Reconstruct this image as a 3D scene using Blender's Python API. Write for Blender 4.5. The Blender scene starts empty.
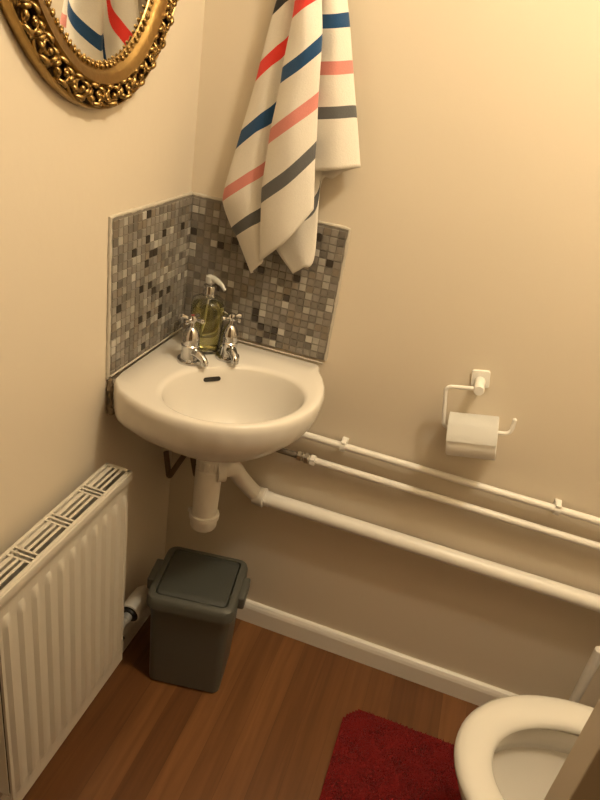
import bpy, bmesh, math, random
from mathutils import Vector, Matrix
random.seed(11)
PI = math.pi
scene = bpy.context.scene
COL = scene.collection

# ------------------------------------------------------------------ camera
F = 650.0
RC = Matrix(((0.94281699, 0.2967603, 0.15175454),
             (0.26806183, -0.40451814, -0.87436144),
             (-0.1980883, 0.86504242, -0.46093669)))      # rows: image right, down, forward are columns of its transpose
RW = Matrix((RC.col[0], RC.col[1], RC.col[2]))            # world = RW @ camera
CAM = Vector((0.4675 * 1.30, -1.30, 1.41))


def ray(px, py):
    return RW @ Vector((px - 300, py - 400, F))


def at(px, py, Y):                                        # point on the plane y = -Y seen at a pixel
    r = ray(px, py)
    return CAM + r * ((-Y - CAM.y) / r.y)


cd = bpy.data.cameras.new('camera')
cam = bpy.data.objects.new('camera', cd)
COL.objects.link(cam)
m3 = Matrix((RW.col[0], -RW.col[1], -RW.col[2])).transposed()
cam.matrix_world = Matrix.Translation(CAM) @ m3.to_4x4()
cd.sensor_width = 36.0
cd.sensor_fit = 'AUTO'
cd.lens = 36.0 * F / 800.0
cd.clip_start = 0.02
scene.camera = cam

# ------------------------------------------------------------------ materials


def lin(c):
    return tuple(((v / 12.92) if v <= 0.04045 else ((v + 0.055) / 1.055) ** 2.4) for v in c)


def mat(name, color, rough=0.5, metal=0.0, bump=0.0, bscale=60.0, var=0.0, vscale=6.0, coat=0.0, trans=0.0, ior=1.45,
        spec=0.5, sheen=0.0):
    m = bpy.data.materials.new(name)
    m.use_nodes = True
    nt = m.node_tree
    b = nt.nodes['Principled BSDF']
    b.inputs['Base Color'].default_value = (*color, 1)
    b.inputs['Roughness'].default_value = rough
    b.inputs['Metallic'].default_value = metal
    b.inputs['Coat Weight'].default_value = coat
    b.inputs['Coat Roughness'].default_value = 0.08
    b.inputs['Transmission Weight'].default_value = trans
    b.inputs['IOR'].default_value = ior
    b.inputs['Specular IOR Level'].default_value = spec
    b.inputs['Sheen Weight'].default_value = sheen
    tc = nt.nodes.new('ShaderNodeTexCoord')
    if var > 0:
        n = nt.nodes.new('ShaderNodeTexNoise')
        n.inputs['Scale'].default_value = vscale
        n.inputs['Detail'].default_value = 5
        nt.links.new(tc.outputs['Object'], n.inputs['Vector'])
        mx = nt.nodes.new('ShaderNodeMix')
        mx.data_type = 'RGBA'
        mx.inputs['A'].default_value = (*[c * (1 - var) for c in color], 1)
        mx.inputs['B'].default_value = (*[min(1, c * (1 + var)) for c in color], 1)
        nt.links.new(n.outputs['Fac'], mx.inputs['Factor'])
        nt.links.new(mx.outputs['Result'], b.inputs['Base Color'])
    if bump > 0:
        n2 = nt.nodes.new('ShaderNodeTexNoise')
        n2.inputs['Scale'].default_value = bscale
        n2.inputs['Detail'].default_value = 4
        nt.links.new(tc.outputs['Object'], n2.inputs['Vector'])
        bp = nt.nodes.new('ShaderNodeBump')
        bp.inputs['Strength'].default_value = bump
        bp.inputs['Distance'].default_value = 0.004
        nt.links.new(n2.outputs['Fac'], bp.inputs['Height'])
        nt.links.new(bp.outputs['Normal'], b.inputs['Normal'])
    return m


M = {}
M['wall'] = mat('wall_paint', (0.69, 0.61, 0.49), 0.55, bump=0.10, bscale=45, var=0.02, vscale=2.5)
M['ceil'] = mat('ceiling_paint', (0.66, 0.61, 0.53), 0.8)
M['gloss'] = mat('gloss_white_paint', (0.80, 0.77, 0.71), 0.3, bump=0.06, bscale=30)
M['door'] = mat('door_paint', (0.72, 0.66, 0.58), 0.45, bump=0.05, bscale=20)
M['ceramic'] = mat('white_ceramic', (0.71, 0.675, 0.615), 0.24, coat=0.15)
M['seat'] = mat('white_seat_plastic', (0.66, 0.64, 0.59), 0.26)
M['plastic'] = mat('white_pipe_plastic', (0.80, 0.775, 0.72), 0.34, var=0.05, vscale=25)
M['pipe'] = mat('white_painted_pipe', (0.80, 0.77, 0.71), 0.32, bump=0.05, bscale=60)
M['rad'] = mat('radiator_enamel', (0.60, 0.56, 0.48), 0.35)
M['rad_dark'] = mat('radiator_inner_shade', (0.07, 0.055, 0.04), 0.8)  # shade between the panels, put into the fin colour
M['chrome'] = mat('chrome', (0.58, 0.58, 0.58), 0.08, metal=1.0)
M['brass'] = mat('dull_brass_fitting', (0.62, 0.58, 0.50), 0.3, metal=1.0)
M['copper'] = mat('dull_copper', (0.16, 0.13, 0.10), 0.55, metal=0.3)
M['rust'] = mat('brown_bracket_steel', (0.15, 0.10, 0.065), 0.6, var=0.3, vscale=40)
M['dark'] = mat('dark_recess', (0.015, 0.013, 0.011), 0.6)
M['red'] = mat('red_index', (0.30, 0.05, 0.035), 0.4)
M['grout'] = mat('pale_grout', (0.20, 0.18, 0.15), 0.85, bump=0.3, bscale=200, var=0.12, vscale=60)
M['caulk'] = mat('white_filler', (0.50, 0.455, 0.38), 0.75, bump=0.4, bscale=120, var=0.12, vscale=60)
M['grime'] = mat('brown_grimy_sealant', (0.20, 0.15, 0.095), 0.8, bump=0.5, bscale=120, var=0.45, vscale=70)
M['bin'] = mat('grey_bin_plastic', (0.088, 0.090, 0.078), 0.42, bump=0.05, bscale=300)
M['bin_flap'] = mat('grey_bin_flap', (0.058, 0.062, 0.055), 0.55, bump=0.05, bscale=300)
M['paper'] = mat('toilet_paper', (0.93, 0.915, 0.87), 0.95, bump=0.12, bscale=220)
M['card'] = mat('cardboard_core', (0.42, 0.32, 0.22), 0.9)
M['holder'] = mat('white_holder_enamel', (0.82, 0.80, 0.75), 0.3)
M['mirror'] = mat('mirror_glass', (0.92, 0.93, 0.92), 0.015, metal=1.0)
M['valve_grey'] = mat('grey_valve_plastic', (0.30, 0.30, 0.29), 0.4)
M['clear'] = mat('clear_plastic', (0.97, 0.98, 0.95), 0.06, trans=1.0, ior=1.33)
M['frost'] = mat('frosted_pump_plastic', (0.72, 0.72, 0.68), 0.25, trans=0.35)
M['label'] = mat('pale_bottle_print', (0.75, 0.74, 0.66), 0.5)

# liquid: olive-yellow soap
m = mat('yellow_green_soap', (0.74, 0.68, 0.26), 0.06, trans=0.95, ior=1.36)
M['soap'] = m

# gold, with a darker tone for the ground under the scrolls
m = mat('antique_gold', (0.34, 0.225, 0.085), 0.28, metal=1.0, bump=0.15, bscale=160, var=0.30, vscale=60)
M['gold'] = m
M['gold_dark'] = mat('antique_gold_ground', (0.07, 0.04, 0.014), 0.55, metal=0.8, bump=0.4, bscale=150, var=0.3, vscale=90)

# mosaic stone and glass tiles
TILE = []
for i, (c, r) in enumerate([((.225, .200, .170), .4), ((.185, .165, .142), .4), ((.265, .240, .205), .45), ((.150, .132, .112), .35),
                            ((.36, .335, .29), .5), ((.060, .050, .042), .12), ((.21, .175, .135), .35), ((.46, .43, .38), .5), ((.245, .225, .200), .4)]):
    TILE.append(mat('mosaic_tile_stone', c, r, bump=0.12, bscale=120, var=0.14, vscale=90))
TW = [8, 7, 7, 7, 5, 3, 6, 2, 6]

# laminate floor
m = bpy.data.materials.new('wood_laminate')
m.use_nodes = True
nt = m.node_tree
b = nt.nodes['Principled BSDF']
tc = nt.nodes.new('ShaderNodeTexCoord')
mp = nt.nodes.new('ShaderNodeMapping')
mp.inputs['Rotation'].default_value = (0, 0, PI / 2)
nt.links.new(tc.outputs['Object'], mp.inputs['Vector'])
br = nt.nodes.new('ShaderNodeTexBrick')
br.offset = 0.37
br.inputs['Scale'].default_value = 1.0
br.inputs['Brick Width'].default_value = 1.15
br.inputs['Row Height'].default_value = 0.064
br.inputs['Mortar Size'].default_value = 0.0005
br.inputs['Mortar Smooth'].default_value = 0.2
br.inputs['Bias'].default_value = 0.0
br.inputs['Color1'].default_value = (0.125, 0.048, 0.0145, 1)
br.inputs['Color2'].default_value = (0.215, 0.091, 0.030, 1)
br.inputs['Mortar'].default_value = (0.11, 0.044, 0.015, 1)
nt.links.new(mp.outputs['Vector'], br.inputs['Vector'])
mp2 = nt.nodes.new('ShaderNodeMapping')
mp2.inputs['Scale'].default_value = (55, 3.0, 1)
nt.links.new(tc.outputs['Object'], mp2.inputs['Vector'])
nz = nt.nodes.new('ShaderNodeTexNoise')
nz.inputs['Scale'].default_value = 1.0
nz.inputs['Detail'].default_value = 6
nz.inputs['Distortion'].default_value = 0.6
nt.links.new(mp2.outputs['Vector'], nz.inputs['Vector'])
rp = nt.nodes.new('ShaderNodeValToRGB')
rp.color_ramp.elements[0].position = 0.3
rp.color_ramp.elements[0].color = (0.72, 0.68, 0.64, 1)
rp.color_ramp.elements[1].position = 0.7
rp.color_ramp.elements[1].color = (1.08, 1.08, 1.08, 1)
nt.links.new(nz.outputs['Fac'], rp.inputs['Fac'])
mx = nt.nodes.new('ShaderNodeMix')
mx.data_type = 'RGBA'
mx.blend_type = 'MULTIPLY'
mx.inputs['Factor'].default_value = 1.0
nt.links.new(br.outputs['Color'], mx.inputs['A'])
nt.links.new(rp.outputs['Color'], mx.inputs['B'])
nt.links.new(mx.outputs['Result'], b.inputs['Base Color'])
b.inputs['Roughness'].default_value = 0.38
M['floor'] = m

# red mat
M['mat_red'] = mat('red_bath_mat_pile', (0.17, 0.010, 0.010), 0.95, var=0.12, vscale=45, sheen=0.15, spec=0.1)

# striped towel: stripes follow the woven distance from the hem
m = bpy.data.materials.new('striped_towel_cotton')
m.use_nodes = True
nt = m.node_tree
b = nt.nodes['Principled BSDF']
b.inputs['Roughness'].default_value = 0.95
b.inputs['Sheen Weight'].default_value = 0.2
b.inputs['Specular IOR Level'].default_value = 0.15
atn = nt.nodes.new('ShaderNodeAttribute')
atn.attribute_name = 'hem_distance'
ra = nt.nodes.new('ShaderNodeValToRGB')
ra.color_ramp.interpolation = 'CONSTANT'
els = ra.color_ramp.elements
W = (0.72, 0.675, 0.60, 1)
stops = [(0.0, W), (0.11, (0.115, 0.115, 0.115, 1)), (0.15, W), (0.27, (0.62, 0.235, 0.20, 1)), (0.31, W),
         (0.43, (0.020, 0.068, 0.165, 1)), (0.47, W), (0.59, (0.72, 0.045, 0.035, 1)), (0.63, W), (0.75, (0.022, 0.022, 0.025, 1)), (0.79, W)]
els[0].position = 0.0
els[0].color = W
els[1].position = stops[1][0]
els[1].color = stops[1][1]
for p, c in stops[2:]:
    e = els.new(p)
    e.color = c
nt.links.new(atn.outputs['Fac'], ra.inputs['Fac'])
tc = nt.nodes.new('ShaderNodeTexCoord')
nz = nt.nodes.new('ShaderNodeTexNoise')
nz.inputs['Scale'].default_value = 420
nz.inputs['Detail'].default_value = 3
nt.links.new(tc.outputs['Object'], nz.inputs['Vector'])
mx = nt.nodes.new('ShaderNodeMix')
mx.data_type = 'RGBA'
mx.blend_type = 'MULTIPLY'
mx.inputs['Factor'].default_value = 0.35
r2 = nt.nodes.new('ShaderNodeValToRGB')
r2.color_ramp.elements[0].color = (0.75, 0.75, 0.75, 1)
r2.color_ramp.elements[1].color = (1.15, 1.15, 1.15, 1)
nt.links.new(nz.outputs['Fac'], r2.inputs['Fac'])
nt.links.new(ra.outputs['Color'], mx.inputs['A'])
nt.links.new(r2.outputs['Color'], mx.inputs['B'])
nt.links.new(mx.outputs['Result'], b.inputs['Base Color'])
bp = nt.nodes.new('ShaderNodeBump')
bp.inputs['Strength'].default_value = 0.35
bp.inputs['Distance'].default_value = 0.002
nt.links.new(nz.outputs['Fac'], bp.inputs['Height'])
nt.links.new(bp.outputs['Normal'], b.inputs['Normal'])
M['towel'] = m

m = bpy.data.materials.new('lamp_glass_glow')
m.use_nodes = True
b = m.node_tree.nodes['Principled BSDF']
b.inputs['Emission Color'].default_value = (1, 0.68, 0.36, 1)
b.inputs['Emission Strength'].default_value = 6
M['glow'] = m

# ------------------------------------------------------------------ mesh helpers


def link(name, bm, m, parent=None, smooth=True, angle=35):
    me = bpy.data.meshes.new(name)
    bmesh.ops.recalc_face_normals(bm, faces=bm.faces)
    bm.to_mesh(me)
    bm.free()
    o = bpy.data.objects.new(name, me)
    COL.objects.link(o)
    for mm in (m if isinstance(m, list) else [m]):
        me.materials.append(mm)
    if smooth:
        for p in me.polygons:
            p.use_smooth = True
        me.set_sharp_from_angle(angle=math.radians(angle))
    if parent:
        o.parent = parent
    return o


def tag(o, label, cat, group=None, kind=None):
    o['label'] = label
    o['category'] = cat
    if group:
        o['group'] = group
    if kind:
        o['kind'] = kind
    return o


def thing(name, label, cat, loc=(0, 0, 0), group=None):
    o = bpy.data.objects.new(name, None)
    COL.objects.link(o)
    o.location = loc
    o.empty_display_size = 0.05
    return tag(o, label, cat, group)


def part(name, bm, m, root, label=None, **k):
    """bm is in world coordinates; parts keep their place under the root"""
    inv = Matrix.Translation(-root_world(root))
    bmesh.ops.transform(bm, matrix=inv, verts=bm.verts)
    o = link(name, bm, m, root, **k)
    if label:
        o['label'] = label
    return o


def root_world(o):
    v = Vector(o.location)
    p = o.parent
    while p:
        v = v + Vector(p.location)
        p = p.parent
    return v


def box(bm, lo, hi, bev=0.0, seg=2, mi=0):
    r = bmesh.ops.create_cube(bm, size=1.0)
    vs = r['verts']
    lo, hi = Vector(lo), Vector(hi)
    s, c = hi - lo, (hi + lo) / 2
    for v in vs:
        v.co = Vector((v.co.x * s.x + c.x, v.co.y * s.y + c.y, v.co.z * s.z + c.z))
    fs = set(f for v in vs for f in v.link_faces)
    for f in fs:
        f.material_index = mi
    if bev > 0:
        es = set(e for v in vs for e in v.link_edges)
        bmesh.ops.bevel(bm, geom=list(es), offset=bev, segments=seg, affect='EDGES', profile=0.5)
    return bm


def rings(bm, rs, close=True, cap0=True, cap1=True, mi=0):
    vr = [[bm.verts.new(p) for p in r] for r in rs]
    n = len(vr[0])
    for a, b_ in zip(vr, vr[1:]):
        for i in range(n if close else n - 1):
            j = (i + 1) % n
            f = bm.faces.new((a[i], a[j], b_[j], b_[i]))
            f.material_index = mi
    if cap0:
        bm.faces.new(vr[0][::-1]).material_index = mi
    if cap1:
        bm.faces.new(vr[-1]).material_index = mi
    return vr


def lathe(bm, prof, c=(0, 0, 0), axis=(0, 0, 1), n=32, cap0=True, cap1=True, mi=0):
    q = Vector((0, 0, 1)).rotation_difference(Vector(axis).normalized())
    c = Vector(c)
    rs = []
    for r, h in prof:
        rs.append([c + q @ Vector((r * math.cos(2 * PI * i / n), r * math.sin(2 * PI * i / n), h)) for i in range(n)])
    rings(bm, rs, True, cap0, cap1, mi)
    return bm


def smooth_path(pts, k=8):
    pts = [Vector(p) for p in pts]
    if len(pts) < 3:
        return pts
    out = []
    P = [pts[0] * 2 - pts[1]] + pts + [pts[-1] * 2 - pts[-2]]
    for i in range(1, len(P) - 2):
        for j in range(k):
            t = j / k
            a, b_, c, d = P[i - 1], P[i], P[i + 1], P[i + 2]
            out.append(0.5 * ((2 * b_) + (c - a) * t + (2 * a - 5 * b_ + 4 * c - d) * t * t + (3 * b_ - a - 3 * c + d) * t ** 3))
    out.append(pts[-1])
    return out


def round_path(pts, r=0.015, k=6):
    pts = [Vector(p) for p in pts]
    out = [pts[0]]
    for a, b_, c in zip(pts, pts[1:], pts[2:]):
        d1, d2 = (a - b_), (c - b_)
        rr = min(r, d1.length * 0.49, d2.length * 0.49)
        p0, p2 = b_ + d1.normalized() * rr, b_ + d2.normalized() * rr
        for i in range(k + 1):
            t = i / k
            out.append(p0 * (1 - t) ** 2 + b_ * 2 * t * (1 - t) + p2 * t * t)
    out.append(pts[-1])
    return out


def tube(bm, pts, rad, n=16, mi=0, flat=1.0, up=None):
    pts = [Vector(p) for p in pts]
    N = len(pts)
    if not isinstance(rad, (list, tuple)):
        rad = [rad] * N
    t0 = (pts[1] - pts[0]).normalized()
    u = Vector(up) if up else (Vector((0, 0, 1)) if abs(t0.z) < 0.9 else Vector((1, 0, 0)))
    u = (u - t0 * u.dot(t0)).normalized()
    rs = []
    for i, p in enumerate(pts):
        t = (pts[min(i + 1, N - 1)] - pts[max(i - 1, 0)]).normalized()
        u = (u - t * u.dot(t)).normalized()
        w = t.cross(u)
        rs.append([p + u * (rad[i] * flat * math.cos(2 * PI * k / n)) + w * (rad[i] * math.sin(2 * PI * k / n)) for k in range(n)])
    rings(bm, rs, True, True, True, mi)
    return bm


def ball(bm, c, r, seg=12, sc=(1, 1, 1), mi=0):
    res = bmesh.ops.create_uvsphere(bm, u_segments=seg, v_segments=max(6, seg // 2 + 2), radius=r)
    for v in res['verts']:
        v.co = Vector((v.co.x * sc[0], v.co.y * sc[1], v.co.z * sc[2])) + Vector(c)
    for f in set(f for v in res['verts'] for f in v.link_faces):
        f.material_index = mi
    return bm


def rrect(w, d, r, n=6):
    """rounded rectangle outline, centred, counter-clockwise"""
    out = []
    for cx, cy, a0 in ((w / 2 - r, d / 2 - r, 0), (-w / 2 + r, d / 2 - r, 90), (-w / 2 + r, -d / 2 + r, 180), (w / 2 - r, -d / 2 + r, 270)):
        for i in range(n + 1):
            a = math.radians(a0 + 90 * i / n)
            out.append((cx + r * math.cos(a), cy + r * math.sin(a)))
    return out


def B():
    return bmesh.new()


# ------------------------------------------------------------------ room shell
RX, FY, HC = 1.52, -0.90, 2.50


def struct(name, bm, m, label=None, **k):
    o = link(name, bm, m, smooth=k.pop('smooth', False), **k)
    o['kind'] = 'structure'
    return o


struct('floor', box(B(), (-0.1, -1.75, -0.08), (RX + 0.1, 0.1, 0)), M['floor'])
struct('ceiling', box(B(), (-0.1, -0.98, HC), (RX + 0.1, 0.1, HC + 0.08)), M['ceil'])
struct('wall_left', box(B(), (-0.1, -0.98, 0), (0, 0.1, HC)), M['wall'])
struct('wall_back', box(B(), (0, 0, 0), (RX + 0.1, 0.1, HC)), M['wall'])
struct('wall_right', box(B(), (RX, -0.98, 0), (RX + 0.1, 0, HC)), M['wall'])
bm = B()
box(bm, (0, -0.935, 0), (0.05, FY, HC))
box(bm, (0.85, -0.935, 0), (RX, FY, HC))
box(bm, (0.05, -0.935, 2.02), (0.85, FY, HC))
struct('wall_front', bm, M['wall'])
# the half-open door leaf at the right of the doorway
struct('door_1', box(B(), (0.7665, -0.972, 0.008), (1.50, -0.938, 2.0), 0.0015), M['door'])


def skirting(name, a, b_, n, h, t):
    """profile extruded from a to b along the wall, n = inward normal"""
    a, b_, n = Vector(a), Vector(b_), Vector(n)
    prof = [(0, 0), (t, 0), (t, h * 0.74), (t * 0.86, h * 0.86), (t * 0.62, h * 0.97), (t * 0.42, h), (0, h)]
    bm = B()
    rings(bm, [[p + n * x + Vector((0, 0, z)) for x, z in prof] for p in (a, b_)])
    struct(name, bm, M['gloss'])


skirting('baseboard_back', (0.0, 0, 0), (RX, 0, 0), (0, -1, 0), 0.068, 0.016)
skirting('baseboard_left', (0, 0, 0), (0, -0.9, 0), (1, 0, 0), 0.068, 0.020)

# ------------------------------------------------------------------ mosaic splashbacks


def mosaic(name, label, L, z0, z1, wall):
    """L along the wall from the corner; wall 'left' or 'back'"""
    def P(s, z, d):
        return Vector((d, -s, z)) if wall == 'left' else Vector((s, -d, z))
    root = thing(name, label, 'splashback', P(L / 2, z0, 0), 'mosaic splashbacks behind the corner basin')
    s0 = 0.002 if wall == 'left' else 0.0075
    bm = B()
    lo, hi = P(s0, z0, 0), P(L, z1, 0.0055)
    box(bm, [min(a, c) for a, c in zip(lo, hi)], [max(a, c) for a, c in zip(lo, hi)])
    part('grout_bed', bm, M['grout'], root, smooth=False)
    # ragged filler bead along the open side and the top edge
    bm = B()
    rnd = random.Random(5 if wall == 'left' else 6)
    path = [P(L + 0.001, z0 + (z1 - z0) * i / 24, 0.002) for i in range(25)] + [P(L - (L - s0) * i / 28, z1 + 0.0015, 0.002) for i in range(1, 29)]
    tube(bm, path, [0.0030 + 0.0018 * rnd.random() for _ in path], 8)
    part('filler_bead', bm, M['caulk'], root)
    bm = B()
    pitch = 0.0157
    nx = int((L - s0) / pitch)
    nz = int((z1 - z0) / pitch)
    px, pz = (L - s0 - 0.002) / nx, (z1 - z0 - 0.004) / nz
    rnd = random.Random(3 if wall == 'left' else 4)
    for i in range(nx):
        for j in range(nz):
            a0, a1 = s0 + i * px + 0.0006, s0 + (i + 1) * px - 0.0006
            b0, b1 = z0 + j * pz + 0.0006, z0 + (j + 1) * pz - 0.0006
            h = 0.0073 + rnd.uniform(-0.0004, 0.0004)
            e = 0.0009
            v = [bm.verts.new(P(*q)) for q in ((a0, b0, 0.005), (a1, b0, 0.005), (a1, b1, 0.005), (a0, b1, 0.005))]
            w = [bm.verts.new(P(*q)) for q in ((a0 + e, b0 + e, h), (a1 - e, b0 + e, h), (a1 - e, b1 - e, h), (a0 + e, b1 - e, h))]
            mi = rnd.choices(range(len(TILE)), TW)[0]
            fs = [bm.faces.new(w)] + [bm.faces.new((v[k], v[(k + 1) % 4], w[(k + 1) % 4], w[k])) for k in range(4)]
            for f in fs:
                f.material_index = mi
    part('mosaic_tiles', bm, TILE, root, smooth=False)


mosaic('mosaic_splashback', 'small square brown-grey mosaic tile panel on the left wall below the gold mirror', 0.314, 0.815, 1.122, 'left')
mosaic('mosaic_splashback', 'small square brown-grey mosaic tile panel on the back wall behind the hanging towel', 0.350, 0.832, 1.122, 'back')

# ------------------------------------------------------------------ oval mirror
MC = Vector((0, -0.3655, 1.632))
mir = thing('oval_mirror', 'oval wall mirror in an ornate carved gold frame above the left tile panel', 'mirror', MC)
AO, BO, AI, BI = 0.259, 0.337, 0.180, 0.271


def ell(t, w, x):
    """w = 0 outer edge, 1 inner edge; angle t; height x off the wall"""
    a, c = AO + (AI - AO) * w, BO + (BI - BO) * w
    return Vector((x, MC.y + a * math.cos(t), MC.z + c * math.sin(t)))


NT = 160
bm = B()
prof = [(0.03, 0.0), (0.0, 0.004), (0.0, 0.011), (0.025, 0.0165), (0.065, 0.0175), (0.09, 0.015), (0.105, 0.008), (0.50, 0.010), (0.525, 0.021), (0.56, 0.0245), (0.60, 0.0235),
        (0.62, 0.023), (0.72, 0.021), (0.80, 0.018), (0.82, 0.016), (0.90, 0.014), (0.97, 0.012), (1.0, 0.008), (1.02, 0.0)]
R_ = [[ell(2 * PI * i / NT, w, x) for i in range(NT)] for w, x in prof]
vr = rings(bm, R_, True, False, False)
bm.faces.ensure_lookup_table()
for k, f in enumerate(bm.faces):
    seg = k // NT
    if seg in (5, 6):
        f.material_index = 1
part('frame_moulding', bm, [M['gold'], M['gold_dark']], mir, angle=50)
# glass
bm = B()
vs = [bm.verts.new(ell(2 * PI * i / NT, 0.99, 0.010)) for i in range(NT)]
bm.faces.new(vs)
part('mirror_glass', bm, M['mirror'], mir, smooth=False)
# carved scrolls between the two mouldings
bm = B()
NS = 42
rnd = random.Random(8)


def loc(t, u, w, x):
    """u tangential metres, w across, from angle t"""
    rad = math.hypot(AO * 0.85 * math.sin(t), BO * 0.85 * math.cos(t))
    return ell(t + u / rad, w, x)


# even spacing by arc length
acc = [0]
for i in range(720):
    p, q = ell(2 * PI * i / 720, 0.3, 0), ell(2 * PI * (i + 1) / 720, 0.3, 0)
    acc.append(acc[-1] + (q - p).length)


def tang(s):
    s = s % 1 * acc[-1]
    for i in range(720):
        if acc[i + 1] >= s:
            return 2 * PI * (i + (s - acc[i]) / (acc[i + 1] - acc[i])) / 720
    return 2 * PI


pitch = acc[-1] / NS
for k in range(NS):
    t = tang(k / NS)
    sgn = 1 if k % 2 else -1
    # spiral volute
    pts, rr = [], []
    for i in range(22):
        a = i / 21
        ang = 0.4 + a * 2.3 * 2 * PI * 0.62
        rad = pitch * 0.50 * (1 - a) ** 0.8 + 0.0012
        pts.append(loc(t, rad * math.cos(ang) * sgn, 0.305 + rad * math.sin(ang) / 0.075 * 0.95 * sgn, 0.014 + 0.0085 * a))
        rr.append(0.0032 * (1 - 0.30 * a))
    tube(bm, pts, rr, 7)
    ball(bm, loc(t, 0.001, 0.305, 0.0225), 0.0046, 10)
    # acanthus leaves linking the volutes
    for j, (u0, w0, u1, w1) in enumerate(((-0.55, 0.18, -0.25, 0.46), (0.5, 0.46, 0.22, 0.18), (-0.40, 0.485, 0.18, 0.50), (0.40, 0.125, -0.2, 0.115), (-0.1, 0.13, -0.45, 0.28), (0.1, 0.49, 0.5, 0.36))):
        a = loc(t, u0 * pitch, w0, 0.012)
        c = loc(t, u1 * pitch, w1, 0.013)
        mid = (a + c) / 2 + Vector((0.009, 0, 0))
        pp = smooth_path([a, mid, c], 4)
        n_ = len(pp)
        tube(bm, pp, [0.0010 + 0.0032 * math.sin(PI * i / (n_ - 1)) ** 0.8 for i in range(n_)], 6)
part('carved_scrollwork', bm, M['gold'], mir, angle=60)
# small leaf rim next to the glass
bm = B()
NB = 120
for k in range(NB):
    t = tang(k / NB)
    for w, r in ((0.905, 0.0048), (0.965, 0.0036)):
        p = loc(t, rnd.uniform(-.001, .001), w, 0.0135 + rnd.uniform(0, 0.002))
        ball(bm, p, r * 0.82 * rnd.uniform(.7, 1.2), 8, (0.9, 1, 1))
part('beaded_inner_rim', bm, M['gold'], mir, angle=60)

# ------------------------------------------------------------------ corner basin
ZR = 0.825
bas = thing('wash_basin', 'small white ceramic corner wash basin with an oval bowl', 'basin', (0.2, -0.2, ZR))
cb = Vector((0.20, -0.20))
poly = [(0.013, -0.040), (0.014, -0.29), (0.019, -0.322)]
for i in range(0, 25):                                     # bowed front from the left wall to the back wall
    a = math.radians(206 + (424 - 206) * i / 24)
    d = Vector((math.cos(a), math.sin(a)))
    dd = (d.x - d.y) / math.sqrt(2)
    r = 0.226 + 0.034 * max(0, dd) ** 2
    p = (0.150 + r * d.x, -0.150 + r * d.y)
    if p[0] > 0.032 and p[1] < -0.024 and (p[1] < -0.325 or p[0] > 0.10):
        poly.append(p)
poly += [(0.346, -0.0145), (0.30, -0.0135), (0.040, -0.0125)]


def hit(theta):
    d = Vector((math.cos(theta), math.sin(theta)))
    best = 9
    for i in range(len(poly)):
        a, c = Vector(poly[i]), Vector(poly[(i + 1) % len(poly)])
        e = c - a
        det = d.x * (-e.y) + e.x * d.y
        if abs(det) < 1e-9:
            continue
        q = a - cb
        s = (q.x * (-e.y) + e.x * q.y) / det
        u = (d.x * q.y - d.y * q.x) / det
        if s > 0 and -1e-6 <= u <= 1 + 1e-6:
            best = min(best, s)
    return best


NA = 160
TH = [2 * PI * i / NA for i in range(NA)]
RAD = [hit(t) for t in TH]
for _ in range(2):
    RAD = [min(RAD[i], (RAD[i - 1] + 2 * RAD[i] + RAD[(i + 1) % NA]) / 4 + 0.002) for i in range(NA)]
# oval bowl: long axis parallel to the front, centred a little outward
bc = Vector((0.236, -0.241))


def bowl(theta, k):
    d = Vector((math.cos(theta), math.sin(theta)))
    # p = cb + s d on the ellipse about bc
    ax = Vector((1, 1)).normalized()
    ay = Vector((1, -1)).normalized()
    A_, B_ = 0.140 * k, 0.110 * k
    return bc + ax * (A_ * math.cos(theta - PI / 4)) + ay * (B_ * -math.sin(theta - PI / 4))


def bowl_ring(k, z, sh=0.0):
    off = Vector((0, 0))
    return [(*(bowl(t, k) + Vector((-sh, sh))), z) for t in TH]


def out_ring(k, z, c=None):
    out = []
    for i, t in enumerate(TH):
        x, y = cb.x + RAD[i] * math.cos(t), cb.y + RAD[i] * math.sin(t)
        d = min(1, max(0, (min(x, -y) - 0.02) / 0.13))     # the ends keep a full-height face at the walls
        kk = 1 - (1 - k) * (0.12 + 0.88 * d * d * (3 - 2 * d)) if z < 0.80 else k
        out.append((cb.x + RAD[i] * kk * math.cos(t), cb.y + RAD[i] * kk * math.sin(t), z))
    return out


def mix_ring(k, z, ko, m_):
    a, c = bowl_ring(k, z), out_ring(ko, z)
    return [tuple(p * (1 - m_) + q * m_ for p, q in zip(u, v)) for u, v in zip(a, c)]


def trap_ring(r, z):
    return [(0.174 + r * math.cos(t), -0.174 + r * math.sin(t), z) for t in TH]


bm = B()


def blend(ra, rb, m_):
    return [tuple(p * (1 - m_) + q * m_ for p, q in zip(u, v)) for u, v in zip(ra, rb)]


tr = trap_ring(0.028, 0.648)
o9 = out_ring(0.895, 0.753)
under = []
for m_, z in ((0, 0.648), (0.12, 0.652), (0.35, 0.666), (0.6, 0.690), (0.8, 0.715), (0.93, 0.738)):
    under.append([(p[0], p[1], z) for p in blend(tr, o9, m_)])
seq = under + [out_ring(0.910, 0.755), out_ring(0.940, 0.764), out_ring(0.980, 0.783), out_ring(1.0, 0.808), out_ring(0.996, 0.8165), out_ring(0.985, 0.822), out_ring(0.97, 0.8245),
               mix_ring(1.06, 0.8248, 0.955, 0.5), mix_ring(1.05, 0.8240, 0.955, 0.12), bowl_ring(1.03, 0.8220), bowl_ring(1.008, 0.8165), bowl_ring(0.985, 0.806), bowl_ring(0.95, 0.786), bowl_ring(0.90, 0.760),
               bowl_ring(0.80, 0.732), bowl_ring(0.62, 0.706), bowl_ring(0.40, 0.690), bowl_ring(0.22, 0.684), bowl_ring(0.16, 0.683)]
rings(bm, seq)
ceramic_ob = part('basin_body', bm, M['ceramic'], bas, angle=60)
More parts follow.
